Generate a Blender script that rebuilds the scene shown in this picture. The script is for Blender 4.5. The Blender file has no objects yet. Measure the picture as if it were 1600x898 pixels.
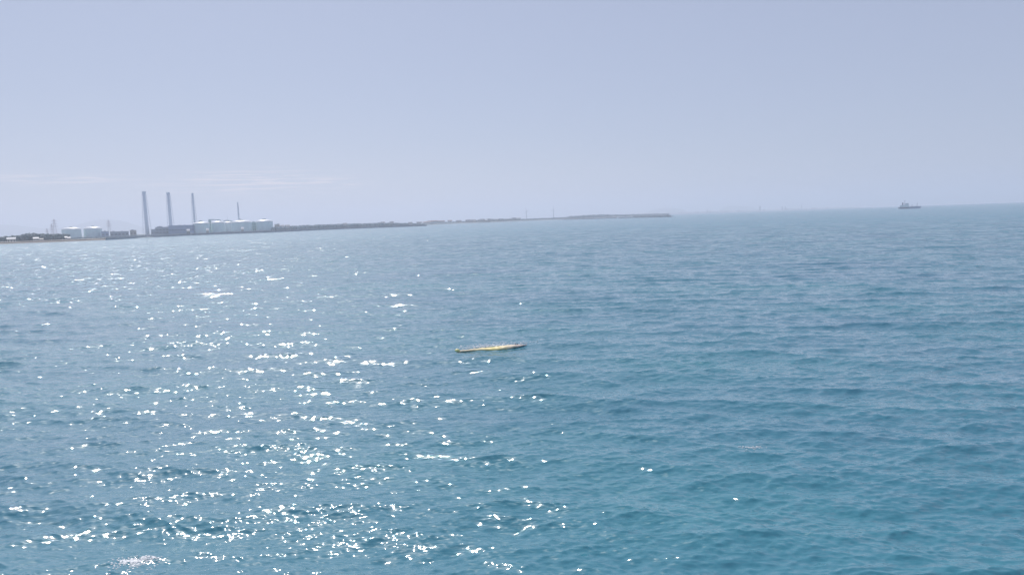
import bpy, math, random
import numpy as np
from mathutils import Vector, Matrix, noise as mnoise

random.seed(7)
rng = np.random.default_rng(11)
scn = bpy.context.scene
COL = scn.collection
R = math.radians
PI = math.pi

# ------------------------------------------------------------------ camera
CAM_H = 20.0
PITCH, ROLL, LENS = R(5.78), R(2.0), 24.0
FPX = LENS / 36.0 * 1600.0            # focal length in pixels of the 1600 px wide photograph
RE = 7.43e6                           # earth radius with refraction
cd = bpy.data.cameras.new('camera')
cam = bpy.data.objects.new('camera', cd)
COL.objects.link(cam)
cd.lens = LENS; cd.sensor_width = 36.0
cd.clip_start = 0.5; cd.clip_end = 120000.0
CM = Matrix.Rotation(PI / 2 - PITCH, 3, 'X') @ Matrix.Rotation(-ROLL, 3, 'Z')
cam.matrix_world = Matrix.Translation((0, 0, CAM_H)) @ CM.to_4x4()
scn.camera = cam

# ------------------------------------------------------------------ sky and sun
SUN_EL, SUN_AZ = R(47.0), R(-25.0)    # azimuth clockwise from +Y
w = bpy.data.worlds.new('World'); scn.world = w; w.use_nodes = True
nt = w.node_tree; N = nt.nodes; L = nt.links
bg = N['Background']
sky = N.new('ShaderNodeTexSky'); sky.sky_type = 'NISHITA'; sky.sun_disc = False
sky.sun_elevation = SUN_EL; sky.sun_rotation = SUN_AZ
sky.altitude = 0; sky.air_density = 1.0; sky.dust_density = 0.6; sky.ozone_density = 1.6
hs = N.new('ShaderNodeHueSaturation'); hs.inputs['Saturation'].default_value = 0.80
L.new(sky.outputs[0], hs.inputs['Color'])
# high thin veil of cirrus everywhere, slightly rosy, plus low streaks
tc = N.new('ShaderNodeTexCoord')
sep = N.new('ShaderNodeSeparateXYZ'); L.new(tc.outputs['Generated'], sep.inputs[0])
def wmath(op, a, b=None, c=None, clamp=False):
    n = N.new('ShaderNodeMath'); n.operation = op; n.use_clamp = clamp
    for i, v in enumerate((a, b, c)):
        if v is None: continue
        if isinstance(v, (int, float)): n.inputs[i].default_value = v
        else: L.new(v, n.inputs[i])
    return n.outputs[0]
az = wmath('ARCTAN2', sep.outputs[0], sep.outputs[1])
comb = N.new('ShaderNodeCombineXYZ')
L.new(wmath('MULTIPLY', az, 14.0), comb.inputs[0]); L.new(wmath('MULTIPLY', sep.outputs[2], 300.0), comb.inputs[1])
nz = N.new('ShaderNodeTexNoise'); nz.inputs['Scale'].default_value = 1.0; nz.inputs['Detail'].default_value = 5.0
nz.inputs['Roughness'].default_value = 0.6; L.new(comb.outputs[0], nz.inputs['Vector'])
def bump_fn(val, centre, width):      # smooth hump 0..1
    d = wmath('DIVIDE', wmath('SUBTRACT', val, centre), width)
    return wmath('POWER', 2.718, wmath('MULTIPLY', wmath('MULTIPLY', d, d), -1.0))
cl = 0
for (a0, aw, z0, zw, amt) in ((-0.57, .075, .066, .006, .8), (-0.36, .09, .060, .014, 1.0), (-0.26, .045, .058, .008, .8),
                              (1.9, .3, .08, .02, .8), (-1.5, .3, .09, .02, .9)):
    m = wmath('MULTIPLY', wmath('MULTIPLY', bump_fn(az, a0, aw), bump_fn(sep.outputs[2], z0, zw)), amt)
    cl = m if cl == 0 else wmath('MAXIMUM', cl, m)
th = N.new('ShaderNodeMapRange'); th.inputs['From Min'].default_value = 0.46; th.inputs['From Max'].default_value = 0.62
L.new(nz.outputs['Fac'], th.inputs['Value'])
cloud = wmath('MULTIPLY', wmath('MULTIPLY', th.outputs[0], cl), 0.9)
mixv = N.new('ShaderNodeMix'); mixv.data_type = 'RGBA'
mixv.inputs[0].default_value = 0.62
L.new(hs.outputs[0], mixv.inputs[6]); mixv.inputs[7].default_value = (5.65, 6.35, 8.9, 1)
mixc = N.new('ShaderNodeMix'); mixc.data_type = 'RGBA'
L.new(cloud, mixc.inputs[0]); L.new(mixv.outputs[2], mixc.inputs[6]); mixc.inputs[7].default_value = (12.0, 10.6, 10.6, 1)
L.new(mixc.outputs[2], bg.inputs['Color']); bg.inputs['Strength'].default_value = 0.075

sd = bpy.data.lights.new('sun', 'SUN'); sd.energy = 3.4; sd.angle = R(0.53); sd.color = (1.0, 0.94, 0.88)
sun = bpy.data.objects.new('sun', sd); COL.objects.link(sun)
sdir = Vector((math.sin(SUN_AZ) * math.cos(SUN_EL), math.cos(SUN_AZ) * math.cos(SUN_EL), math.sin(SUN_EL)))
sun.rotation_euler = (-sdir).to_track_quat('-Z', 'Y').to_euler()

vs = scn.view_settings
vs.view_transform = 'Standard'; vs.look = 'None'; vs.exposure = 0.10; vs.gamma = 1.0
scn.render.engine = 'CYCLES'
cy = scn.cycles
cy.use_denoising = True; cy.denoiser = 'OPENIMAGEDENOISE'; cy.denoising_input_passes = 'RGB_ALBEDO_NORMAL'; cy.denoising_prefilter = 'ACCURATE'
cy.max_bounces = 6; cy.volume_bounces = 3; cy.caustics_reflective = False; cy.caustics_refractive = False
cy.sample_clamp_indirect = 4.0

# ------------------------------------------------------------------ placing by bearing
def ray(px, py):
    v = CM @ Vector(((px - 800.0), -(py - 449.0), -FPX))
    return v.normalized()
def horizon_y(px): return 368.5 - 0.0349 * px
def bearing(px):
    v = ray(px, horizon_y(px)); return math.atan2(v.x, v.y)
def drop(d): return -d * d / (2 * RE)
def at(px, d, z=0.0):
    """point d metres out on the bearing of picture column px, z metres above the sea there"""
    a = bearing(px)
    return Vector((math.sin(a) * d, math.cos(a) * d, z + drop(d)))
def hit(px, py):
    v = ray(px, py); t = -CAM_H / v.z
    return Vector((v.x * t, v.y * t, 0))
def mpp(px, d):                       # metres per photo pixel, vertical, at distance d on that bearing
    a = bearing(px)
    return d * math.cos(a) / FPX * (1 + 0.0)

# ------------------------------------------------------------------ materials
def new_mat(name):
    m = bpy.data.materials.new(name); m.use_nodes = True
    return m, m.node_tree.nodes, m.node_tree.links, m.node_tree.nodes['Principled BSDF']
def mat(name, col, rough=0.7, var=0.12, scale=0.1, metal=0.0, streak=False):
    m, n, l, p = new_mat(name)
    t = n.new('ShaderNodeTexCoord'); mp = n.new('ShaderNodeMapping')
    mp.inputs['Scale'].default_value = (scale, scale, scale * (0.15 if streak else 1))
    l.new(t.outputs['Object'], mp.inputs[0])
    z = n.new('ShaderNodeTexNoise'); z.inputs['Scale'].default_value = 1; z.inputs['Detail'].default_value = 6
    l.new(mp.outputs[0], z.inputs['Vector'])
    r = n.new('ShaderNodeValToRGB')
    a = tuple(c * (1 - var) for c in col); b = tuple(min(1, c * (1 + var)) for c in col)
    r.color_ramp.elements[0].color = (*a, 1); r.color_ramp.elements[1].color = (*b, 1)
    r.color_ramp.elements[0].position = .3; r.color_ramp.elements[1].position = .7
    l.new(z.outputs['Fac'], r.inputs[0]); l.new(r.outputs[0], p.inputs['Base Color'])
    p.inputs['Roughness'].default_value = rough; p.inputs['Metallic'].default_value = metal
    return m
M = dict(
    stack_grey=mat('chimney_paint', (.76, .82, .90), .6, .1, .05, streak=True),
    stack_dark=mat('chimney_crown', (.62, .68, .75), .7, .1, .1),
    steel=mat('painted_steel', (.60, .64, .70), .5, .15, .2),
    redsteel=mat('red_painted_steel', (.50, .46, .48), .5, .15, .2),
    tank_wall=mat('mint_tank_paint', (.70, .83, .84), .45, .06, .05, streak=True),
    tank_roof=mat('white_tank_roof', (.80, .82, .82), .4, .05, .05),
    pipe_green=mat('grey_green_steel', (.30, .42, .44), .5, .15, .2),
    plant_blue=mat('dark_blue_cladding', (.33, .40, .53), .6, .12, .04),
    plant_grey=mat('grey_cladding', (.38, .42, .47), .6, .12, .04),
    glass=mat('window_band', (.05, .07, .09), .2, .1, .2),
    concrete=mat('weathered_concrete', (.36, .38, .40), .85, .2, .03),
    concrete_dark=mat('wet_dark_concrete', (.20, .25, .31), .6, .25, .06),
    sand=mat('pale_sand', (.46, .41, .35), .9, .1, .02),
    soil=mat('coastal_ground', (.26, .30, .31), .9, .25, .01),
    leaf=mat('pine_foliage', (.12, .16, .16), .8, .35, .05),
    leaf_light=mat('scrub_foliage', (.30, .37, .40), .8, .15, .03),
    mountain=mat('wooded_mountain', (.10, .12, .10), .9, .2, .0008),
    white=mat('white_wall_paint', (.78, .77, .75), .6, .06, .1),
    cream=mat('cream_wall', (.55, .52, .47), .7, .08, .1),
    tile_red=mat('brown_red_roof', (.30, .17, .14), .7, .15, .2),
    tile_grey=mat('grey_roof', (.22, .24, .27), .6, .15, .2),
    tower_grey=mat('far_tower_wall', (.24, .26, .30), .7, .1, .02),
    hull_blue=mat('ship_hull_navy', (.035, .10, .19), .4, .1, .05),
    hull_light=mat('ship_hull_light_blue', (.16, .25, .42), .4, .08, .05),
    deck=mat('ship_deck', (.20, .24, .30), .6, .15, .1),
    ship_white=mat('ship_white_paint', (.80, .80, .80), .4, .04, .1),
    funnel=mat('ship_funnel_brown', (.16, .14, .18), .5, .1, .1),
    foam=mat('foam', (.82, .84, .85), .6, .06, .5),
    float_yellow=None, float_green=None,
)

# ------------------------------------------------------------------ mesh builder
class MB:
    def __init__(s): s.v = []; s.f = []
    def add(s, vs_, fs):
        o = len(s.v); s.v.extend([tuple(a) for a in vs_]); s.f.extend([tuple(i + o for i in f) for f in fs])
        return s
    def box(s, c, size, rz=0.0, taper=1.0):
        x, y, z = size; cr, sr = math.cos(rz), math.sin(rz); vs_ = []
        for k, t in ((-.5, 1), (.5, taper)):
            for a, b in ((-.5, -.5), (.5, -.5), (.5, .5), (-.5, .5)):
                X, Y = a * x * t, b * y * t
                vs_.append((c[0] + X * cr - Y * sr, c[1] + X * sr + Y * cr, c[2] + k * z))
        return s.add(vs_, [(3, 2, 1, 0), (4, 5, 6, 7), (0, 1, 5, 4), (1, 2, 6, 5), (2, 3, 7, 6), (3, 0, 4, 7)])
    def lathe(s, c, prof, n=24):
        vs_ = []; fs = []
        for (r, z) in prof:
            for i in range(n):
                a = 2 * PI * i / n; vs_.append((c[0] + r * math.cos(a), c[1] + r * math.sin(a), c[2] + z))
        for j in range(len(prof) - 1):
            for i in range(n):
                k = (i + 1) % n; fs.append((j * n + i, j * n + k, (j + 1) * n + k, (j + 1) * n + i))
        fs.append(tuple(range(n - 1, -1, -1))); q = (len(prof) - 1) * n; fs.append(tuple(range(q, q + n)))
        return s.add(vs_, fs)
    def bar(s, a, b, r, n=5, r2=None):
        a = Vector(a); b = Vector(b); d = (b - a)
        if d.length < 1e-6: return s
        q = d.to_track_quat('Z', 'Y'); r2 = r if r2 is None else r2; vs_ = []
        for p, rr in ((a, r), (b, r2)):
            for i in range(n):
                t = 2 * PI * i / n; vs_.append(p + q @ Vector((rr * math.cos(t), rr * math.sin(t), 0)))
        fs = [(i, (i + 1) % n, n + (i + 1) % n, n + i) for i in range(n)] + [tuple(range(n - 1, -1, -1)), tuple(range(n, 2 * n))]
        return s.add(vs_, fs)
    def gable(s, c, size, rz=0.0):     # roof prism, ridge along x
        x, y, z = size; cr, sr = math.cos(rz), math.sin(rz)
        P = [(-.5, -.5, 0), (.5, -.5, 0), (.5, .5, 0), (-.5, .5, 0), (-.5, 0, 1), (.5, 0, 1)]
        vs_ = [(c[0] + a * x * cr - b * y * sr, c[1] + a * x * sr + b * y * cr, c[2] + k * z) for a, b, k in P]
        return s.add(vs_, [(3, 2, 1, 0), (0, 1, 5, 4), (2, 3, 4, 5), (1, 2, 5), (3, 0, 4)])
    def build(s, name, m, parent=None, smooth=False):
        me = bpy.data.meshes.new(name); me.from_pydata(s.v, [], s.f); me.materials.append(m)
        if smooth:
            me.shade_smooth()
        o = bpy.data.objects.new(name, me); COL.objects.link(o)
        if parent: o.parent = parent
        if name in SMALL: o['kind'] = 'stuff'
        return o
def tag(o, label=None, cat=None, group=None, kind=None):
    if label: o['label'] = label
    if cat: o['category'] = cat
    if group: o['group'] = group
    if kind: o['kind'] = kind
    return o
SMALL = {'platform', 'bracing', 'stiffener_rings', 'roof_platform', 'stair', 'truss', 'pipes', 'windows', 'caissons', 'doors', 'roof_plant', 'superstructure_windows'}
def empty(name, loc, label, cat, group=None, rz=0.0):
    o = bpy.data.objects.new(name, None); COL.objects.link(o)
    o.location = loc; o.rotation_euler = (0, 0, rz)
    return tag(o, label, cat, group)
def dup(root, loc, rz, label=None, scale=None):
    r = root.copy(); COL.objects.link(r); r.location = loc; r.rotation_euler = (0, 0, rz)
    if label: r['label'] = label
    if scale: r.scale = scale
    for ch in list(root.children):
        c = ch.copy(); COL.objects.link(c); c.parent = r
        for g in list(ch.children):
            d = g.copy(); COL.objects.link(d); d.parent = c
    return r

# ------------------------------------------------------------------ sea
FA, FB = hit(713, 548.5), hit(824, 540.0)      # ends of the yellow float
FMID = (FA + FB) / 2
def wave_set():
    """directional wind sea: wave vectors, amplitudes, phases"""
    W = []
    main = R(188)                              # travel direction, toward the camera and slightly left
    for lam, n, slope in ((14, 6, .034), (8.5, 9, .066), (5.2, 12, .070), (3.2, 14, .068), (2.0, 18, .064), (1.2, 22, .080), (.75, 26, .10), (.46, 26, .11)):
        for _ in range(n):
            l_ = lam * math.exp(rng.normal(0, .20)); k = 2 * PI / l_
            u_ = rng.random()
            w_ = .45 if lam > 6 else .9             # long waves run nearly together, short ones cross
            th_ = main + w_ * (rng.normal(0, .28) if u_ < .5 else rng.normal(.62, .25) if u_ < .75 else rng.normal(-.62, .25))
            a = slope / k * math.sqrt(2.0 / n) * (0.6 + 0.8 * rng.random())
            W.append((k * math.sin(th_), k * math.cos(th_), a, rng.random() * 2 * PI, k, l_))
    return W
WAVES = wave_set()
def sea_displace(x, y, spacing):
    dz = np.zeros_like(x); dx = np.zeros_like(x); dy = np.zeros_like(x)
    r = np.hypot(x, y)
    for kx, ky, a, ph, k, lam in WAVES:
        fade = np.clip((lam / np.maximum(spacing, 1e-6) - 1.5) / 1.3, 0, 1)
        t = kx * x + ky * y + ph
        c = np.cos(t) * a * fade; s_ = np.sin(t) * a * fade
        dz += c; q = 1.25 if lam > .9 else .8
        dx -= q * kx / k * s_; dy -= q * ky / k * s_
    return dx, dy, dz
def build_sea():
    dense = np.linspace(R(-43), R(43), 980)
    coarse = np.linspace(R(43), R(317), 150)[1:-1]
    ang = np.concatenate([dense, coarse])
    rr = [4.0]
    while rr[-1] < 36000:
        r_ = rr[-1]
        if r_ < 36: st = max(.35, (36 - r_) * .12)
        else: st = .115 * (r_ / 36) ** 1.1
        if r_ > 1500: st = max(st, r_ * .02)
        rr.append(r_ + st)
    rr = np.array(rr); nr, na = len(rr), len(ang)
    print('sea grid', nr, na, nr * na * 2)
    A, RR = np.meshgrid(ang, rr)
    st = np.gradient(rr)[:, None] * np.ones((1, na))
    x = np.sin(A) * RR; y = np.cos(A) * RR
    da = np.where(np.arange(na) < 980, R(86) / 980, R(274) / 150)[None, :]
    sp = np.maximum(np.minimum(st, RR * 1e9), RR * da * .8)
    dx, dy, dz = sea_displace(x, y, sp)
    # disturbed water washing over the float
    d0 = np.exp(-(((x - FMID.x) / 5.5) ** 2 + ((y - FMID.y - .6) / 1.6) ** 2))
    dz += d0 * .05 * (np.sin(7.1 * x + 3.3 * y) * np.sin(6.3 * y - 2.2 * x) + np.sin(11 * x - 4 * y))
    # keep the water low where the float rises out of it
    m = np.exp(-(((x - FMID.x) / 6.3) ** 4 + ((y - FMID.y) / 3.2) ** 4))
    dz *= (1 - .40 * m)
    co = np.stack([x + dx, y + dy, dz - RR ** 2 / (2 * RE)], -1).reshape(-1, 3)
    co = np.concatenate([co, [[0, 0, 0]]])
    i = np.arange(nr - 1)[:, None] * na; j = np.arange(na)[None, :]; j2 = (j + 1) % na
    q = np.stack([i + j, i + na + j, i + na + j2, i + j2], -1).reshape(-1, 4)
    q = q[:, ::-1]
    tri = np.stack([np.full(na, nr * na), (np.arange(na) + 1) % na, np.arange(na)], -1)
    me = bpy.data.meshes.new('sea')
    nv = len(co); nl = q.size + tri.size; nf = len(q) + len(tri)
    me.vertices.add(nv); me.vertices.foreach_set('co', co.astype(np.float32).ravel())
    me.loops.add(nl); me.loops.foreach_set('vertex_index', np.concatenate([q.ravel(), tri.ravel()]).astype(np.int32))
    me.polygons.add(nf)
    ls = np.concatenate([np.arange(len(q)) * 4, q.size + np.arange(len(tri)) * 3]).astype(np.int32)
    me.polygons.foreach_set('loop_start', ls)
    me.update(calc_edges=True); me.validate()
    me.shade_smooth()
    if me.polygons[0].normal.z < 0: me.flip_normals()
    o = bpy.data.objects.new('sea', me); COL.objects.link(o); tag(o, kind='structure')
    return o
def water_mat():
    m, n, l, p = new_mat('sea_water')
    geo = n.new('ShaderNodeNewGeometry')
    def vm(op, a, b=None, scale=None):
        q = n.new('ShaderNodeVectorMath'); q.operation = op
        l.new(a, q.inputs[0])
        if b is not None:
            if isinstance(b, tuple): q.inputs[1].default_value = b
            else: l.new(b, q.inputs[1])
        if scale is not None:
            if isinstance(scale, (int, float)): q.inputs['Scale'].default_value = scale
            else: l.new(scale, q.inputs['Scale'])
        return q.outputs[0]
    def sm(op, a, b):
        q = n.new('ShaderNodeMath'); q.operation = op
        for i_, v in enumerate((a, b)):
            if isinstance(v, (int, float)): q.inputs[i_].default_value = v
            else: l.new(v, q.inputs[i_])
        return q.outputs[0]
    pos = geo.outputs['Position']
    dist = n.new('ShaderNodeVectorMath'); dist.operation = 'LENGTH'; l.new(pos, dist.inputs[0]); dist = dist.outputs['Value']
    def mr(v, a, b, c, d):
        q = n.new('ShaderNodeMapRange'); l.new(v, q.inputs['Value'])
        for nm, x_ in (('From Min', a), ('From Max', b), ('To Min', c), ('To Max', d)): q.inputs[nm].default_value = x_
        return q.outputs[0]
    total = None
    # (wavelength, slope amplitude, extra amplitude where the mesh no longer carries this wavelength)
    for sc_, amp, r0, r1, amp2 in ((.12, .13, 1, 2, .16), (.32, .46, 60, 300, .52), (.8, .36, 60, 300, .56),
                                   (2.2, .14, 100, 500, .64), (6.0, .0, 200, 900, .60)):
        mp = n.new('ShaderNodeMapping'); mp.inputs['Scale'].default_value = (.50 / sc_, 1.5 / sc_, 1 / sc_)
        mp.inputs['Rotation'].default_value = (0, 0, R(-8 + 11 * sc_))
        l.new(pos, mp.inputs[0])
        t = n.new('ShaderNodeTexNoise'); t.inputs['Scale'].default_value = 1.0; t.inputs['Detail'].default_value = 1.0
        l.new(mp.outputs[0], t.inputs['Vector'])
        v = vm('SUBTRACT', t.outputs['Color'], (.5, .5, .5))
        v = vm('MULTIPLY', v, (1.75, 1.15, 0.0))
        v = vm('SCALE', v, None, mr(dist, r0, r1, amp, amp2))
        total = v if total is None else vm('ADD', total, v)
    # gusts: broad patches of rougher and smoother water
    g = n.new('ShaderNodeTexNoise'); g.inputs['Scale'].default_value = .02; g.inputs['Detail'].default_value = 3
    mg = n.new('ShaderNodeMapping'); mg.inputs['Scale'].default_value = (.7, 1.6, 1); l.new(pos, mg.inputs[0]); l.new(mg.outputs[0], g.inputs['Vector'])
    total = vm('SCALE', total, None, mr(g.outputs['Fac'], .3, .7, .75, 1.25))
    nn = vm('NORMALIZE', vm('ADD', geo.outputs['Normal'], total))
    l.new(nn, p.inputs['Normal'])
    # water colour: teal body, patchy
    r = n.new('ShaderNodeValToRGB')
    r.color_ramp.elements[0].position = .32; r.color_ramp.elements[1].position = .7
    r.color_ramp.elements[0].color = (.028, .168, .245, 1); r.color_ramp.elements[1].color = (.034, .218, .272, 1)
    l.new(g.outputs['Fac'], r.inputs[0]); l.new(r.outputs[0], p.inputs['Base Color'])
    l.new(mr(dist, 40, 1200, .40, .46), p.inputs['Roughness']); p.inputs['Specular IOR Level'].default_value = .15
    # capillary ripples give the broad lobe, the smooth facets between them the glints
    l.new(mr(dist, 100, 1000, 1.0, .85), p.inputs['Coat Weight']); l.new(mr(dist, 60, 1100, .045, .19), p.inputs['Coat Roughness'])
    p.inputs['Coat IOR'].default_value = 1.65; l.new(nn, p.inputs['Coat Normal'])
    p.inputs['IOR'].default_value = 1.38
    return m
sea = build_sea(); sea.data.materials.append(water_mat())

# ------------------------------------------------------------------ land
def land_strip(name, pts, back, z0, m, lip=.6, kind='structure'):
    """pts: (px, distance) along the shore; the ground rises from under the water to z0 and runs inland"""
    v = []; f = []
    P2 = []
    for a, b in zip(pts, pts[1:]):
        n_ = max(2, int(abs(b[0] - a[0]) / 6))
        for i in range(n_):
            t = i / n_; P2.append((a[0] + (b[0] - a[0]) * t, a[1] + (b[1] - a[1]) * t))
    P2.append(pts[-1])
    prof = [(-6, -4), (4, lip), (22, z0), (back * .2, z0 + .6), (back, z0 + 1.5), (back + 10, -60)]
    for i, (px, d) in enumerate(P2):
        dd = d + 10 * mnoise.noise(Vector((px * .07, d * .001, 0)))
        for o_, z in prof: v.append(at(px, dd + o_, z))
    k = len(prof)
    for i in range(len(P2) - 1):
        for j in range(k - 1): f.append((i * k + j, (i + 1) * k + j, (i + 1) * k + j + 1, i * k + j + 1))
    b_ = MB(); b_.add(v, f)
    o = b_.build(name, m); tag(o, kind=kind); return o
land_strip('coast', [(-330, 2500), (-150, 2330), (0, 2230), (170, 2150), (300, 2640), (430, 2660), (540, 3010), (663, 3060)], 2600, 3.0, M['soil'])
land_strip('beach', [(-300, 2430), (-150, 2290), (0, 2190), (90, 2130), (165, 2135)], 60, 3.2, M['sand'])
land_strip('far_coast', [(560, 4500), (668, 4320), (745, 4300), (860, 4800), (930, 5200), (1046, 6200)], 1600, 3.0, M['soil'])

# mountains
def mountain(name, px0, px1, d, prof, depth=2600):
    """prof(t) -> height in photo pixels above the true horizon"""
    v = []; f = []; n_ = 70; k = 7
    for i in range(n_ + 1):
        t = i / n_; px = px0 + (px1 - px0) * t
        h = prof(t) + .35 * mnoise.fractal(Vector((px * .06, d * .001, 3.1)), 1.0, 2.0, 4)
        H = max(0.0, h) * d / FPX + CAM_H - drop(d) - CAM_H * 0
        for j in range(k):
            s_ = j / (k - 1) * 2 - 1
            hh = (H + 60) * (1 - abs(s_) ** 1.4) - 60 + 18 * mnoise.noise(Vector((px * .2, s_ * 4, 1))) * (1 - abs(s_))
            v.append(at(px, d + s_ * depth, hh))
    for i in range(n_):
        for j in range(k - 1): f.append((i * k + j, (i + 1) * k + j, (i + 1) * k + j + 1, i * k + j + 1))
    o = MB().add(v, f).build(name, M['mountain'], smooth=True); return tag(o, kind='structure')
mountain('mountain_range', -220, 260, 21500, lambda t: 6 + 8.5 * math.exp(-((t - .46) / .12) ** 2) + 12 * math.exp(-((t - .80) / .10) ** 2) - 9 * max(0, t - .88) * 8)
mountain('hill', 1004, 1078, 24000, lambda t: 9.5 * math.sin(PI * t) ** .6 - 2, 1500)
mountain('hill', 1122, 1196, 25000, lambda t: 9.0 * math.sin(PI * t ** .62) ** .8 - 2, 1500)
# very far low coast under the city
def far_shore():
    v = []; f = []; n_ = 60
    for i in range(n_ + 1):
        t = i / n_; px = 1000 + 345 * t; d = 14200 + 1500 * t
        top = 19 + (1 - t) * 9 + 7 * mnoise.noise(Vector((px * .25, 0, 9)))
        for o_, z in ((-30, -8), (0, 2), (40, top), (900, top + 3), (930, -20)): v.append(at(px, d + o_, z))
    for i in range(n_):
        for j in range(4): f.append((i * 5 + j, (i + 1) * 5 + j, (i + 1) * 5 + j + 1, i * 5 + j + 1))
    tag(MB().add(v, f).build('distant_shore', M['soil']), kind='structure')
far_shore()

# ------------------------------------------------------------------ woods (far-off masses)
ICO_V = None
def ico():
    t = (1 + 5 ** .5) / 2
    v = [(-1, t, 0), (1, t, 0), (-1, -t, 0), (1, -t, 0), (0, -1, t), (0, 1, t), (0, -1, -t), (0, 1, -t), (t, 0, -1), (t, 0, 1), (-t, 0, -1), (-t, 0, 1)]
    f = [(0, 11, 5), (0, 5, 1), (0, 1, 7), (0, 7, 10), (0, 10, 11), (1, 5, 9), (5, 11, 4), (11, 10, 2), (10, 7, 6), (7, 1, 8),
         (3, 9, 4), (3, 4, 2), (3, 2, 6), (3, 6, 8), (3, 8, 9), (4, 9, 5), (2, 4, 11), (6, 2, 10), (8, 6, 7), (9, 8, 1)]
    l_ = math.sqrt(1 + t * t); return [(a / l_, b / l_, c / l_) for a, b, c in v], f
IV, IF = ico()
def wood(name, px0, px1, dist, height, count, m, label, depth=120, zb=3.0, gaps=0.0):
    b = MB()
    for i in range(count):
        px = random.uniform(px0, px1)
        if gaps and mnoise.noise(Vector((px * .15, px0, 5))) < gaps - .5: continue
        d = dist(px) + random.uniform(0, depth)
        h = height(px) * random.uniform(.72, 1.08) * (1 + .18 * mnoise.noise(Vector((px * .3, 2, 1))))
        if h < 1: continue
        c = at(px, d, 0)
        b.bar((c.x, c.y, c.z + zb - 1), (c.x, c.y, c.z + zb + h * .6), h * .03, 4)
        for q in range(2):
            rx = h * random.uniform(.22, .36); rz_ = h * random.uniform(.2, .34)
            cz = c.z + zb + h * (.45 if q == 0 else .74)
            ox, oy = random.uniform(-.15, .15) * h, random.uniform(-.15, .15) * h
            b.add([(c.x + ox + vx * rx * random.uniform(.75, 1.2), c.y + oy + vy * rx * random.uniform(.75, 1.2), cz + vz * rz_ * random.uniform(.75, 1.2)) for vx, vy, vz in IV], IF)
    return tag(b.build(name, m), label, 'wood', kind='stuff')
def lerp_fn(pts):
    xs = [p[0] for p in pts]; ys = [p[1] for p in pts]
    return lambda x: float(np.interp(x, xs, ys))
shore_d = lerp_fn([(-330, 2500), (-150, 2330), (0, 2230), (170, 2150), (300, 2640), (430, 2660), (540, 3010), (663, 3060)])
far_d = lerp_fn([(560, 4500), (668, 4320), (745, 4300), (860, 4800), (930, 5200), (1046, 6200)])
wood('pine_wood', -320, 105, lambda x: shore_d(x) + 90, lerp_fn([(-300, 17), (0, 15), (20, 16), (45, 21), (80, 18), (105, 16)]), 1500, M['leaf'],
     'dark pine wood behind the pale beach at the far left')
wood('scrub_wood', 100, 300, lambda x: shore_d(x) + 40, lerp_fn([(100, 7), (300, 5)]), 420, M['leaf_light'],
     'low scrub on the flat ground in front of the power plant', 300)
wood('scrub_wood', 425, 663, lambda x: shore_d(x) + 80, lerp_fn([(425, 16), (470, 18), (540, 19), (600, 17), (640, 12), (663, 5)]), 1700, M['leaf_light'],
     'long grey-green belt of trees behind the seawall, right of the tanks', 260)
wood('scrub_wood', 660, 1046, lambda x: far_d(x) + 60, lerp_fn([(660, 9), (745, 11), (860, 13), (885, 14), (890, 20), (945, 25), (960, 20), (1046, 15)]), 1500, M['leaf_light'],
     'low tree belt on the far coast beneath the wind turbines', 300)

# ------------------------------------------------------------------ seawalls and breakwaters
def wall_run(name, pts, h, wd, m, label, cat, blocks=14.0, z0=-2.0, rock=None, var=.25):
    root = empty(name, at(pts[0][0], pts[0][1], 0), label, cat)
    o0 = root.location.copy(); b = MB(); rk = MB()
    P2 = []
    for (a, b_) in zip(pts, pts[1:]):
        A_, B_ = at(*a), at(*b_); n_ = max(1, int((B_ - A_).length / blocks))
        for i in range(n_):
            p = A_.lerp(B_, (i + .5) / n_); q = B_ - A_
            hh = h * (1 + random.uniform(-var, var) * .5)
            b.box((p.x - o0.x, p.y - o0.y, p.z - o0.z + (z0 + hh) / 2), (q.length / n_ - .25, wd, hh - z0), math.atan2(q.y, q.x))
            if rock:
                for _ in range(5):
                    s_ = random.uniform(1.2, 2.6); u = q.normalized(); nrm = Vector((u.y, -u.x, 0))
                    if nrm.y > 0: nrm = -nrm
                    c = p + u * random.uniform(-.5, .5) * q.length / n_ + nrm * (wd / 2 + random.uniform(0, 4)) - o0
                    z_ = random.uniform(-.3, rock)
                    rk.add([(c.x + vx * s_ * random.uniform(.6, 1.3), c.y + vy * s_ * random.uniform(.6, 1.3), c.z + z_ + vz * s_ * random.uniform(.6, 1.2)) for vx, vy, vz in IV], IF)
    b.build('caissons', m, root)
    if rock: tag(rk.build('armour_blocks', M['concrete_dark'], root), kind='stuff')
    return root
wall_run('seawall', [(165, 2130), (230, 2400), (300, 2620), (430, 2640), (540, 2985), (667, 3035)], 4.2, 4, M['concrete_dark'],
         'long dark seawall along the water below the chimneys and tanks', 'seawall', 22, rock=1.6)
wall_run('embankment', [(175, 2210), (232, 2460), (302, 2690), (430, 2710), (540, 3055), (663, 3105)], 7.5, 14, M['concrete'],
         'pale grey embankment running behind the dark seawall', 'embankment', 30, z0=0)
wall_run('breakwater', [(880, 4350), (963, 3980)], 4.0, 8, M['concrete_dark'], 'thin dark left stretch of the breakwater off the far coast', 'breakwater', 20, rock=1.2)
wall_run('breakwater', [(967, 3960), (991, 3860)], 4.0, 8, M['concrete_dark'], 'short dark stretch of breakwater between the gap and the tall wall', 'breakwater', 20, rock=1.2)
bwk = wall_run('breakwater', [(991, 3860), (1047, 3480)], 9.5, 10, M['concrete'], 'tall grey breakwater stretch that ends at the beacon', 'breakwater', 16, rock=4.5)
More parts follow.
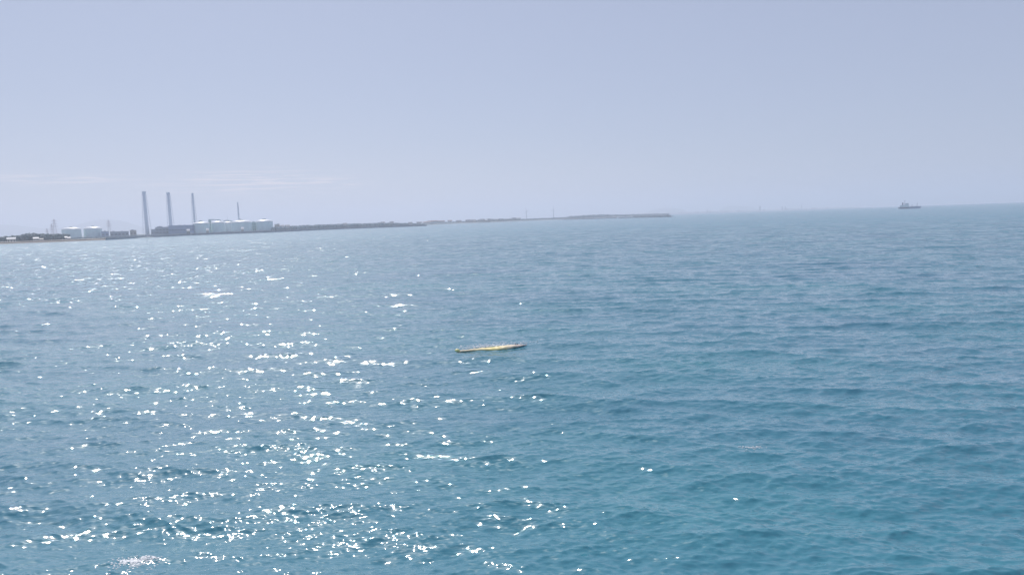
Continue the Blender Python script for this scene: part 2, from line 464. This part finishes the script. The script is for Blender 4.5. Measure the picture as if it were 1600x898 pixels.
# beacon at the breakwater head
p = at(1045, 3490, 9.0)
bc = empty('beacon', p, 'small dark beacon on the tip of the breakwater', 'beacon')
MB().lathe((0, 0, 0), [(1.6, 0), (1.2, 7), (2.0, 7.2), (2.0, 7.7), (.9, 7.8), (.9, 9.6), (.1, 10.4)], 12).build('tower', M['stack_dark'], bc)
MB().box((-8, 0, 1.2), (7, 4, 3.2)).build('equipment_hut', M['concrete_dark'], bc)
rb = MB()
for _ in range(70):
    a = random.uniform(-1, 1); s_ = random.uniform(1.6, 3.2); c = at(1046.5 + 4 * abs(a) ** 2, 3478 + random.uniform(-10, 10), 0)
    c = at(random.uniform(1043, 1051), 3480 + random.uniform(-12, 8), 0)
    z_ = random.uniform(0, max(.5, 7 * (1 - max(0, (bearing(1043) - math.atan2(c.x, c.y)) * -1) / (bearing(1051) - bearing(1043)))))
    rb.add([(c.x + vx * s_ * random.uniform(.6, 1.3), c.y + vy * s_ * random.uniform(.6, 1.3), c.z + z_ + vz * s_ * random.uniform(.6, 1.2)) for vx, vy, vz in IV], IF)
tag(rb.build('concrete_armour_blocks', M['concrete_dark']), 'heap of dark armour blocks round the breakwater tip', 'armour blocks', kind='stuff')

# ------------------------------------------------------------------ chimneys
def chimney(px_base, d, top_px, base_px, wpx, label, frame=True, flues=1, spread=2.1):
    """height and width taken from pixel sizes at the distance it stands"""
    s = mpp(px_base, d); H = (horizon_y(px_base) - top_px) * s + CAM_H - drop(d) - 4
    rw = wpx * s / 2
    root = empty('chimney', at(px_base, d, 4), label, 'chimney', 'tall power plant chimneys', -bearing(px_base))
    MB().lathe((0, 0, 0), [(rw * 1.12, 0), (rw * 1.0, H * .3), (rw * .96, H * .955)], 20).build('shaft', M['stack_grey'], root, True)
    crown = MB()
    crown.lathe((0, 0, H * .955), [(rw * 1.08, 0), (rw * 1.08, H * .045), (rw * .9, H * .045 + .1)], 20)
    crown.build('crown', M['stack_dark'], root)
    plat = MB()
    for k in range(1, 5):
        z = H * k / 5.0
        plat.lathe((0, 0, z), [(rw * 1.14, 0), (rw * 1.14, .6), (rw * 1.0, .95)], 16)
    tag(plat.build('platform', M['steel'], root), kind=None)
    if frame:
        fr = MB(); Ht = H * .93; w0, w1 = rw * spread * 1.25, rw * 1.2
        def pt(q, t):
            ww = w0 + (w1 - w0) * (t ** .75); sx, sy = ((-1, -1), (1, -1), (1, 1), (-1, 1))[q % 4]
            return Vector((sx * ww, sy * ww, t * Ht))
        nl = 13
        for q in range(4):
            lg = MB()
            for k in range(nl):
                lg.bar(pt(q, k / nl), pt(q, (k + 1) / nl), .50 if wpx > 2.5 else .35, 5)
            lg.build('leg', M['steel'], root)
            for k in range(nl):
                a, b_ = k / nl, (k + 1) / nl
                fr.bar(pt(q, b_), pt(q + 1, b_), .17, 4)
                fr.bar(pt(q, a), pt(q + 1, b_), .12, 4); fr.bar(pt(q + 1, a), pt(q, b_), .12, 4)
        fr.build('bracing', M['steel'], root)
    return root
chimney(230.0, 2820, 299.5, 360, 5.0, 'leftmost and thickest lattice-braced chimney, standing clear of the dark building')
chimney(267.5, 2860, 301.0, 354, 4.6, 'second chimney from the left, rising behind the dark long building')
chimney(305.0, 2950, 302.0, 350, 2.9, 'third, slimmer chimney, rising just left of the leftmost domed tank', spread=2.6)
chimney(374.2, 3050, 316.0, 345, 1.7, 'shortest and thinnest chimney, rising behind the widest domed tank', spread=1.5)

# ------------------------------------------------------------------ storage tanks
def tank(pxc, wpx, d, walltop, dometop, label, small=False, group='mint green domed tanks', zb=4):
    s = mpp(pxc, d); r_ = wpx * s / 2
    Hw = (horizon_y(pxc) - walltop) * s + CAM_H - drop(d) - zb
    Hd = (walltop - dometop) * s
    root = empty('storage_tank', at(pxc, d, zb), label, 'storage tank', group, -bearing(pxc))
    wl = MB(); wl.lathe((0, 0, 0), [(r_ * 1.0, 0), (r_, Hw)], 48)
    wl.build('wall', M['tank_wall'], root)
    rf = [(r_ * 1.015, Hw), (r_ * 1.015, Hw + .8)] + [(r_ * math.cos(t) ** .9, Hw + .8 + Hd * math.sin(t)) for t in np.linspace(.12, 1.5, 9)]
    MB().lathe((0, 0, 0), rf, 48).build('dome', M['tank_roof'], root, True)
    rg = MB()
    for k in (1, 2, 3): rg.lathe((0, 0, Hw * k / 4 - .3), [(r_ * 1.008, 0), (r_ * 1.012, .3), (r_ * 1.008, .6)], 48)
    rg.build('stiffener_rings', M['tank_wall'], root)
    pf = MB(); pf.box((0, 0, Hw + Hd + 1.6), (r_ * .34, r_ * .34, 1.2))
    for q in range(5): pf.bar((r_ * (.05 * q - .12), 0, Hw + Hd), (r_ * (.05 * q - .12), 0, Hw + Hd + 3.8), .35, 5)
    pf.build('roof_platform', M['pipe_green'], root)
    st = MB(); n_ = 26
    for k in range(n_):
        a = -PI / 2 - .9 + 1.6 * k / n_
        st.box((r_ * 1.03 * math.cos(a), r_ * 1.03 * math.sin(a), Hw * (k + .5) / n_), (1.6, 1.2, .5), a)
    st.build('stair', M['steel'], root)
    return root, r_, Hw, Hd
def px_at(px, py, d): return at(px, d, (horizon_y(px) - py) * mpp(px, d) + CAM_H - drop(d))
tank(112, 26, 2750, 358.6, 355.0, 'left one of the two broad low tanks above the pine wood', group='pair of low tanks at the left')
tank(145.5, 25, 2770, 357.6, 354.0, 'right one of the two broad low tanks above the pine wood', group='pair of low tanks at the left')
tank(315, 24, 2780, 349.3, 346.6, 'leftmost mint tank of the row, touching the dark long building')
tank(341, 20, 2800, 348.6, 345.2, 'mint tank right of the grey-green pipe tower')
tank(357, 17, 2990, 349.0, 345.8, 'narrow-looking mint tank between and behind two nearer domed tanks')
tank(378, 30, 2790, 347.6, 343.9, 'widest mint tank, with the shortest chimney rising behind it')
tank(413.5, 25, 2800, 346.8, 343.0, 'rightmost mint tank, apart from the row')

# pipe bridges and plant structures
def pipe_bridge(pts, d, label, r_=1.3, legs=True, mt='pipe_green'):
    P = [px_at(px, py, d) for px, py in pts]
    root = empty('pipe_bridge', at(pts[0][0], d, 4), label, 'pipe bridge')
    o0 = root.location.copy(); tr = MB(); pp = MB()
    for a, b_ in zip(P, P[1:]):
        a = a - o0; b_ = b_ - o0; u = Vector((0, 0, 2.6)); sd_ = Vector((0, 3, 0))
        for off in (Vector((0, 0, 0)), u, sd_, u + sd_): tr.bar(a + off, b_ + off, .45, 4)
        n_ = max(2, int((b_ - a).length / 6))
        for k in range(n_): tr.bar(a.lerp(b_, k / n_), a.lerp(b_, (k + 1) / n_) + u, .35, 4)
        for q in range(3): pp.bar(a + Vector((0, q * 1.1 + .4, 1.0)), b_ + Vector((0, q * 1.1 + .4, 1.0)), .5, 6)
    tr.build('truss', M[mt], root); pp.build('pipes', M[mt], root)
    return root
def block(name, px0, px1, top, d, depth, mt, label, cat='building', base=4.0, roof=None, bands=2):
    c = at((px0 + px1) / 2, d, base); s = mpp((px0 + px1) / 2, d)
    wd = (at(px1, d) - at(px0, d)).length; H = (horizon_y((px0 + px1) / 2) - top) * s + CAM_H - drop(d) - base
    root = empty(name, c, label, cat, None, -bearing((px0 + px1) / 2))
    MB().box((0, depth / 2, H / 2), (wd, depth, H)).build('walls', M[mt], root)
    rf = MB().box((0, depth / 2, H + .35), (wd + 1, depth + 1, .7))
    for k in range(max(1, int(wd / 22))): rf.box((-wd / 2 + 11 + 22 * k + random.uniform(-4, 4), depth / 2, H + 1.6), (random.uniform(3, 7), 5, 1.8))
    rf.build('roof', M[roof or 'plant_grey'], root)
    wb = MB()
    for k in range(bands):
        nwin = max(2, int(wd / 9))
        for q in range(nwin): wb.box((-wd / 2 + wd * (q + .5) / nwin, -.1, H * (k + 1) / (bands + 1)), (wd / nwin * .6, .3, min(2.2, H * .18)))
    wb.build('windows', M['glass'], root)
    return root
block('turbine_hall', 263.5, 303, 351.8, 2760, 60, 'plant_blue', 'long dark blue-grey hall between the second chimney and the first mint tank', bands=1, roof='plant_blue')
block('boiler_house', 243, 264, 354.6, 2790, 50, 'plant_grey', 'lower stepped grey plant building just left of the dark hall', bands=2)
block('workshop', 246, 254, 353.6, 2860, 26, 'plant_blue', 'small block rising behind the stepped grey building')
block('pipe_tower', 326.5, 331.0, 343.4, 2830, 22, 'pipe_green', 'grey-green pipe tower left of the second mint tank', 'tower', bands=4)
block('compressor_house', 393, 401, 346.6, 2830, 34, 'pipe_green', 'dark grey-green block between the widest and the rightmost tank', bands=3)
block('control_building', 203, 213, 359.4, 2640, 22, 'cream', 'low cream building left of the leftmost chimney', bands=1)
block('pump_house', 236, 244, 358.0, 2700, 20, 'plant_grey', 'low grey pump house at the foot of the leftmost chimney', bands=1)
block('warehouse', 172, 201, 361.4, 2600, 40, 'plant_grey', 'long low warehouse right of the pair of low tanks', bands=1)
block('workshop', 158, 170, 361.2, 2720, 30, 'plant_blue', 'low dark workshop directly right of the low tanks', bands=1)
block('office_block', 429, 437, 350.0, 2900, 20, 'cream', 'small pale building just right of the rightmost tank', bands=2)
pipe_bridge([(327, 343.4), (344, 343.9)], 2820, 'grey-green pipe bridge from the tower over the second tank')
pipe_bridge([(344, 344.0), (347, 346.8)], 2820, 'sloping end of the pipe bridge above the second tank')
pipe_bridge([(350, 345.6), (356, 344.4), (365, 346.6)], 2900, 'dark pipe bridge arching over the narrow-looking tank')
pipe_bridge([(375, 343.0), (384, 344.6)], 2860, 'short pipe bridge on the widest tank beside the shortest chimney')
pipe_bridge([(407.5, 346.2), (411, 343.0), (416, 342.2)], 2830, 'curved pipe bridge climbing to the dome of the rightmost tank')
pipe_bridge([(309, 347.6), (313, 345.6), (317, 346.0)], 2830, 'small pipe bridge on top of the leftmost mint tank')
def mast(px, top, d, label):
    s = mpp(px, d); H = (horizon_y(px) - top) * s + CAM_H - 4
    root = empty('mast', at(px, d, 4), label, 'mast')
    MB().bar((0, 0, 0), (0, 0, H), 1.0, 6, .35).build('pole', M['steel'], root)
    MB().box((0, 0, H * .93), (4, .6, .6)).build('crossbar', M['steel'], root)
mast(356.3, 336.0, 3000, 'thin mast above the narrow-looking tank, left of the shortest chimney')
mast(349.0, 341.5, 2960, 'shorter thin mast where the second and third mint tanks meet')

# ------------------------------------------------------------------ pylons
def pylon(px, top, d, label):
    s = mpp(px, d); H = (horizon_y(px) - top) * s + CAM_H - drop(d) - 4; w0, w1 = H * .11, H * .02
    root = empty('pylon', at(px, d, 4), label, 'pylon', 'lattice pylons behind the plant', -bearing(px) + .3)
    def pt(q, t):
        ww = w1 + (w0 - w1) * (1 - t) ** 1.3; sx, sy = ((-1, -1), (1, -1), (1, 1), (-1, 1))[q % 4]
        return Vector((sx * ww, sy * ww, t * H))
    br = MB()
    for q in range(4):
        lg = MB()
        for k in range(8): lg.bar(pt(q, k / 8), pt(q, (k + 1) / 8), .3, 4)
        lg.build('leg', M['redsteel'], root)
        for k in range(8): br.bar(pt(q, k / 8), pt(q + 1, (k + 1) / 8), .14, 4); br.bar(pt(q + 1, k / 8), pt(q, (k + 1) / 8), .14, 4)
    br.build('bracing', M['redsteel'], root)
    for t, wd in ((.62, .17), (.76, .15), (.90, .12)):
        a = MB(); a.bar((-H * wd, 0, H * t), (H * wd, 0, H * t), .5, 4); a.bar((-H * wd, 0, H * t), (0, 0, H * (t + .05)), .3, 4); a.bar((H * wd, 0, H * t), (0, 0, H * (t + .05)), .3, 4)
        a.build('crossarm', M['redsteel'], root)
pylon(86.3, 342.3, 3300, 'tallest lattice pylon, above the pine wood left of the low tanks')
pylon(81.7, 350.0, 3700, 'middle-sized pylon directly left of the tallest one')
pylon(74.0, 356.5, 4300, 'smallest pylon, farthest left above the pine wood')
pylon(171.0, 343.6, 3500, 'lattice pylon standing alone between the low tanks and the leftmost chimney')

# ------------------------------------------------------------------ wind turbines
def turbine(px, top, d, label, rot):
    s = mpp(px, d); H = (horizon_y(px) - top) * s + CAM_H - drop(d) - 4
    root = empty('wind_turbine', at(px, d, 4), label, 'wind turbine', 'wind turbines on the far coast', -bearing(px) + rot)
    MB().bar((0, 0, 0), (0, 0, H), 2.4, 10, 1.4).build('tower', M['plant_grey'], root)
    nc = MB().box((0, 1.5, H + 1), (3.2, 9, 3.2)).build('nacelle', M['plant_grey'], root)
    MB().bar((0, -3, H + 1), (0, -5, H + 1), 1.5, 8, .6).build('hub', M['plant_grey'], root)
    for k in range(3):
        a = k * 2 * PI / 3 + rot * 5; b = MB(); l_ = H * .42
        b.bar((0, -4, H + 1), (math.sin(a) * l_, -4, H + 1 + math.cos(a) * l_), 1.1, 5, .3); b.build('blade', M['plant_grey'], root)
turbine(822.8, 329.6, 5200, 'left one of the two wind turbines on the far coast', .35)
turbine(865.0, 328.0, 5300, 'right one of the two wind turbines on the far coast', -.4)

# ------------------------------------------------------------------ shore houses
def house_proto(mw, mr, label, group, pos):
    root = empty('house', pos, label, 'house', group)
    MB().box((0, 0, 3), (14, 9, 6)).build('walls', M[mw], root)
    MB().gable((0, 0, 6.01), (15.4, 10.6, 3.4)).build('roof', M[mr], root)
    wn = MB()
    for k in range(4): wn.box((-5.2 + 3.5 * k, -4.52, 3.2), (1.6, .2, 1.6))
    wn.build('windows', M['glass'], root)
    return root
def cluster(mw, mr, label, group, spots, zb):
    proto = None
    for (px, d, sc_) in spots:
        p_ = at(px, d, zb); rz = -bearing(px) + random.uniform(-.5, .5)
        if proto is None:
            proto = house_proto(mw, mr, label, group, p_); proto.rotation_euler.z = rz; proto.scale = (sc_,) * 3
        else: dup(proto, p_, rz, scale=(sc_ * random.uniform(.85, 1.25), sc_, sc_ * random.uniform(.8, 1.2)))
cluster('white', 'tile_red', 'small white house with reddish roof in the village right of the seawall tip', 'red-roofed houses of the coastal village',
        [(random.uniform(655, 705), far_d(680) + random.uniform(-5, 25), random.uniform(1.3, 1.7)) for _ in range(20)], 8)
cluster('cream', 'tile_grey', 'small pale house with grey roof in the town along the far coast', 'grey-roofed houses of the coastal town',
        [(random.uniform(705, 812), far_d(760) + random.uniform(0, 60), random.uniform(1.2, 1.8)) for _ in range(46)], 6)
for px, lb in ((440, 'small white house just right of the pale block beside the rightmost tank'),
               (449, 'second white house right of the rightmost tank, at the start of the tree belt'),
               (539, 'lone white house on top of the middle of the long tree belt'),
               (598, 'left one of two white houses close together on the right half of the tree belt'),
               (612, 'right one of two white houses close together on the right half of the tree belt'),
               (641, 'white house on the tree belt shortly before its right end'),
               (654, 'last white house on the tree belt, nearest the seawall tip')):
    h_ = house_proto('white', 'tile_grey', lb, 'houses in the tree belt', at(px, shore_d(px) + 90, 14 if px < 630 else 8)); h_.scale = (1.2,) * 3; h_.rotation_euler.z = -bearing(px) + .2
def shed(px0, px1, top, d, label, mr='white', base=3.5):
    c = at((px0 + px1) / 2, d, base); wd = (at(px1, d) - at(px0, d)).length
    H = (horizon_y((px0 + px1) / 2) - top) * mpp(px0, d) + CAM_H - base
    root = empty('shed', c, label, 'shed', None, -bearing((px0 + px1) / 2))
    MB().box((0, 5, H * .35), (wd, 10, H * .7)).build('walls', M['cream'], root)
    MB().gable((0, 5, H * .7), (wd + 1, 16, H * .35)).build('roof', M[mr], root)
    dr = MB()
    for k in range(3): dr.box((-wd / 3 + wd / 3 * k, -.1, H * .22), (wd * .13, .3, H * .42))
    dr.build('doors', M['glass'], root)
shed(10, 24, 370.6, 2255, 'long pale-roofed beach shed at the far left, below the pines')
shed(51, 60, 370.2, 2230, 'pale-roofed shed on the beach below the middle of the pine wood')
shed(60.5, 67, 371.8, 2225, 'lowest pale shed, right of another on the beach', 'cream')
shed(100.5, 104.5, 368.8, 2240, 'small white shed below the left low tank, left of a wider one')
shed(104.8, 109.5, 369.8, 2236, 'wider low white shed below the left low tank')
shed(291.5, 296.5, 357.6, 2650, 'white-roofed shed in front of the dark long hall')
shed(322, 326, 356.6, 2700, 'small white shed at the foot of the leftmost mint tank')
shed(376.5, 380.5, 354.6, 2720, 'small white shed at the foot of the widest mint tank')

# ------------------------------------------------------------------ distant city
def far_block(px, w_, top, d, label, group=None, proto=[None]):
    p_ = at(px, d, 2); s = mpp(px, d)
    H = max(6.0, (horizon_y(px) - top) * s + CAM_H - drop(d) - 2); wd = w_ * s
    root = empty('tower_block', p_, label, 'tower block', group, -bearing(px))
    MB().box((0, 0, H / 2), (wd, wd * .8, H)).build('walls', M['tower_grey'], root)
    MB().box((0, 0, H + 1.5), (wd * .4, wd * .4, 3)).build('roof_plant', M['tower_grey'], root)
    return root
for px, w_, top, lb in ((1105.2, 1.5, 327.2, 'lone small tower block left of the faint right-hand hill on the horizon'),
                        (1187.5, 2.3, 321.8, 'tallest and broadest tower block on the distant city skyline'),
                        (1222.2, 1.6, 322.4, 'left one of a close pair of tower blocks on the skyline'),
                        (1226.8, 1.6, 322.6, 'right one of a close pair of tower blocks on the skyline'),
                        (1252.3, .8, 319.8, 'very thin tower right of the close pair on the skyline'),
                        (1269.5, 1.8, 324.2, 'low broad block farther right on the skyline'),
                        (1293.3, 2.0, 323.6, 'last low block before open sea on the skyline')):
    far_block(px, w_, top, 13900, lb)
for _ in range(56):
    px = random.triangular(1052, 1300, 1090)
    far_block(px, random.uniform(.8, 2.2), horizon_y(px) - random.uniform(-1.4, 0) - (1.2 if random.random() < .1 else 0), 13950,
              'tiny pale block in the low distant city on the horizon', 'low blocks of the distant city')

# ------------------------------------------------------------------ ship
def ship():
    d = 3950.0; c = at(1421.5, d, 0); s = mpp(1421, d); Lh = 30.0 * s * 1.03
    root = empty('cargo_ship', c, 'small dark-hulled cargo ship with white bridge near the horizon at the right', 'ship', None, -bearing(1421.5) - R(6))
    # hull from stations, bow at +x
    def hull(x0, x1, zt0, zt1, name, m, zlow, n_=14, bm=.13):
        v = []; f = []
        for i in range(n_ + 1):
            t = i / n_; x = x0 + (x1 - x0) * t; u = (x + Lh / 2) / Lh
            half = Lh * bm / 2 * min(1, (1 - u) / .22 + .02) ** .6 * min(1, u / .08 + .75)
            zt = zt0 + (zt1 - zt0) * t
            rake = max(0, u - .88) * Lh * .35
            for (yy, zz, ra) in ((-half * .8, zlow, 0), (-half, zt, rake), (half, zt, rake), (half * .8, zlow, 0)):
                v.append((x + ra, yy, zz))
        for i in range(n_):
            a = i * 4; b = a + 4
            for j in range(4): k = (j + 1) % 4; f.append((a + j, a + k, b + k, b + j))
        f.append((0, 3, 2, 1)); q = n_ * 4; f.append((q, q + 1, q + 2, q + 3))
        return MB().add(v, f).build(name, m, root)
    hull(-Lh * .5, Lh * .02, 8.2, 7.6, 'stern_hull', M['hull_blue'], -3)
    hull(Lh * .0201, Lh * .47, 7.6, 9.2, 'bow_hull', M['hull_light'], -3)
    hull(Lh * .40, Lh * .472, 9.22, 11.8, 'forecastle', M['hull_blue'], 9.2, 6)
    sp = MB(); sp.box((-Lh * .23, 0, 11.6), (Lh * .42, Lh * .11, 7.2)); sp.box((-Lh * .22, 0, 16.5), (Lh * .37, Lh * .10, 2.6)); sp.box((-Lh * .125, 0, 21.6), (Lh * .17, Lh * .10, 7.8)); sp.box((-Lh * .125, 0, 26.0), (Lh * .13, Lh * .08, 1.1))
    br = sp.build('superstructure', M['ship_white'], root)
    wn = MB()
    for q in range(5): wn.box((-Lh * .185 + Lh * .028 * q, -Lh * .0505, 23.0), (2.0, .3, 1.5))
    for q in range(8): wn.box((-Lh * .40 + Lh * .03 * q, -Lh * .0555, 12.0), (1.0, .3, 1.0))
    wn.build('windows', M['glass'], br)
    fn = MB(); fn.lathe((-Lh * .31, 0, 17.6), [(Lh * .032, 0), (Lh * .030, 12.6), (Lh * .024, 13.4)], 14); fn.build('funnel', M['funnel'], root)
    ms = MB(); ms.bar((-Lh * .22, 0, 17), (-Lh * .22, 0, 41), .8, 6, .5); ms.box((-Lh * .22, 0, 37.5), (5.2, 4, 1.4)); ms.box((-Lh * .22, 0, 32), (3.4, 3, .8)); ms.build('radar_mast', M['funnel'], root)
    dk = MB()
    for k in range(5): dk.box((Lh * (.06 + .07 * k), 0, 9.6), (Lh * .055, Lh * .075, 2.6))
    dk.build('hatch', M['deck'], root)
    for x, h_ in ((.11, 21), (.33, 28)):
        m_ = MB(); m_.bar((Lh * x, 0, 8), (Lh * x, 0, h_), .7, 6, .45); m_.bar((Lh * x, 0, h_ - 1), (Lh * (x - .06), 0, 8), .25, 4); m_.build('derrick', M['deck'], root)
    rl = MB(); rl.bar((-Lh * .5, -Lh * .058, 9.4), (-Lh * .44, -Lh * .058, 9.4), .12, 4); rl.bar((Lh * .02, -Lh * .058, 8.8), (Lh * .38, -Lh * .05, 10.2), .12, 4); rl.build('railing', M['ship_white'], root)
    # bow wave and wake lie on the water
    fo = MB()
    for k in range(60):
        t = random.random()
        if random.random() < .55: x, y, sz = Lh * (.44 + .12 * random.random()), random.uniform(-6, 6), random.uniform(1, 2.4)
        else: x, y, sz = Lh * (-.5 - .02 + .10 * random.random()), random.uniform(-9, 2), random.uniform(.8, 1.8)
        fo.add([(x + vx * sz * 1.6, y + vy * sz, .3 + vz * sz * .55) for vx, vy, vz in IV], IF)
    f_ = fo.build('ship_wake', M['foam']); f_.location = root.location; f_.rotation_euler = root.rotation_euler
    tag(f_, 'white bow wave and wake around the cargo ship', 'wake', kind='stuff')
ship()

# ------------------------------------------------------------------ yellow float
def float_mat():
    m, n, l, p = new_mat('pale_yellow_float')
    t = n.new('ShaderNodeTexCoord'); sp = n.new('ShaderNodeSeparateXYZ'); l.new(t.outputs['Object'], sp.inputs[0])
    mr = n.new('ShaderNodeMapRange'); mr.inputs['From Min'].default_value = -6.5; mr.inputs['From Max'].default_value = 6.5
    l.new(sp.outputs[0], mr.inputs['Value'])
    z = n.new('ShaderNodeTexNoise'); z.inputs['Scale'].default_value = 2.2; z.inputs['Detail'].default_value = 5; l.new(t.outputs['Object'], z.inputs['Vector'])
    ad = n.new('ShaderNodeMath'); ad.operation = 'MULTIPLY_ADD'; l.new(z.outputs['Fac'], ad.inputs[0]); ad.inputs[1].default_value = .22; l.new(mr.outputs[0], ad.inputs[2])
    r = n.new('ShaderNodeValToRGB'); e = r.color_ramp.elements
    e[0].position = .0; e[0].color = (.78, .72, .34, 1); e[1].position = 1.1 if False else 1.0; e[1].color = (.80, .64, .58, 1)
    for ps, c in ((.12, (.74, .72, .46, 1)), (.24, (.86, .70, .50, 1)), (.45, (.88, .72, .40, 1)), (.62, (.92, .78, .28, 1)), (.80, (.86, .72, .50, 1))):
        q = e.new(ps); q.color = c
    l.new(ad.outputs[0], r.inputs[0]); l.new(r.outputs[0], p.inputs['Base Color']); p.inputs['Roughness'].default_value = .45
    return m
def yellow_float():
    ax = FB - FA; Lf = ax.length
    root = empty('float', FMID, 'long slender pale yellow float lying low in the sea, thickest in its middle', 'float', None, math.atan2(ax.y, ax.x))
    m = float_mat(); n_ = 60; k = 12; v = []; f = []
    for i in range(n_ + 1):
        t = i / n_; x = (t - .5) * Lf * .985
        wdt = float(np.interp(t, [0, .04, .12, .3, .5, .65, .8, .92, 1], [.12, .26, .26, .42, .85, .95, .62, .30, .05]))
        hgt = float(np.interp(t, [0, .04, .12, .3, .5, .65, .8, .92, 1], [.08, .18, .14, .20, .30, .32, .24, .14, .04]))
        bend = .28 * math.sin(t * PI * 2 + .4) ; zc = -.12 + .17 * t * t + .05 * math.sin(t * 9) + .08 * t
        for j in range(k):
            a = 2 * PI * j / k; rr_ = 1 + .30 * mnoise.noise(Vector((x * 1.3, math.cos(a) * 1.5, math.sin(a) * 1.5)))
            v.append((x, bend * .6 + wdt * math.cos(a) * rr_, zc + hgt * math.sin(a) * rr_))
    for i in range(n_):
        for j in range(k): q = (j + 1) % k; f.append((i * k + j, i * k + q, (i + 1) * k + q, (i + 1) * k + j))
    f.append(tuple(range(k))); f.append(tuple(range(n_ * k + k - 1, n_ * k - 1, -1)))
    MB().add(v, f).build('body', m, root, True)
    kn = MB(); kn.lathe((-Lf * .485, .10, -.12), [(.2, 0), (.36, .12), (.40, .26), (.26, .40), (.08, .46)], 14)
    o = kn.build('end_knob', mat('greenish_yellow_knob', (.74, .70, .30), .45, .15, 2.0), root, True); tag(o, 'greenish yellow knob at the left end')
    dk = mat('dark_peg', (.05, .07, .10), .5, .1, 1)
    for x, h_ in ((.335, .26), (.36, .20)):
        MB().bar((Lf * x, .05, .25), (Lf * x + .03, .05, .28 + h_), .09, 7, .06).build('peg', dk, root)
yellow_float()
# foam flecks washing along the far side of the float
fl = MB()
ax = (FB - FA).normalized(); nx = Vector((-ax.y, ax.x, 0))
for _ in range(320):
    t = random.gauss(.0, .26); a = FMID + ax * (t * (FB - FA).length) + nx * (random.uniform(.55, 1.2) + abs(random.gauss(0, 1.3)))
    sz = random.uniform(.03, .10)
    fl.add([(a.x + vx * sz * 1.8, a.y + vy * sz, .16 + vz * sz * .6) for vx, vy, vz in IV], IF)
tag(fl.build('foam', M['foam']), 'white foam flecks washing along the far side of the yellow float', 'foam', kind='stuff')

# ------------------------------------------------------------------ whitecaps
def whitecap(px, py, lx, ly, n_, label, tilt=.25):
    c = hit(px, py); b = MB()
    xs = rng.normal(0, lx / 2.6, n_); ys = np.abs(rng.normal(0, ly / 2, n_)) * -1 * (.3 + np.abs(np.sin(xs * 2.9 + .7))) + rng.normal(0, .10, n_) + tilt * xs + .12 * np.sin(xs * 4.1)
    X = c.x + xs; Y = c.y + ys
    dx, dy, dz = sea_displace(X, Y, np.full(n_, .15))
    for i in range(n_):
        sz = float(rng.uniform(.012, .05)); cx, cy, cz = X[i] + dx[i], Y[i] + dy[i], dz[i] + .012
        b.add([(cx + vx * sz * 1.7, cy + vy * sz, cz + vz * sz * .45) for vx, vy, vz in IV], IF)
    tag(b.build('whitecap', M['foam']), label, 'whitecap', kind='stuff')
whitecap(225, 866, 1.5, 1.3, 520, 'foam of a small breaking crest in the near left corner of the sea', .12)
whitecap(680, 483, 3.0, .6, 160, 'small breaking crest beyond the left end of the yellow float', .05)
whitecap(1176, 697, 1.3, .4, 90, 'fleck of foam on a wave right of centre in the near water', .05)

# ------------------------------------------------------------------ haze
hz = MB().box((0, 0, 0), (76000, 76000, 2))
HB, HT = -95.0, 520.0
hz = MB().box((0, 0, (HB + HT) / 2), (76000, 76000, HT - HB))
m = bpy.data.materials.new('haze_air'); m.use_nodes = True; n = m.node_tree.nodes
for q in list(n):
    if q.type == 'BSDF_PRINCIPLED': n.remove(q)
pv = n.new('ShaderNodeVolumePrincipled'); pv.inputs['Color'].default_value = (.85, .87, .97, 1)
pv.inputs['Density'].default_value = 1.25e-4; pv.inputs['Anisotropy'].default_value = .2
m.node_tree.links.new(pv.outputs[0], n['Material Output'].inputs['Volume'])
ho = hz.build('haze', m); tag(ho, kind='stuff')
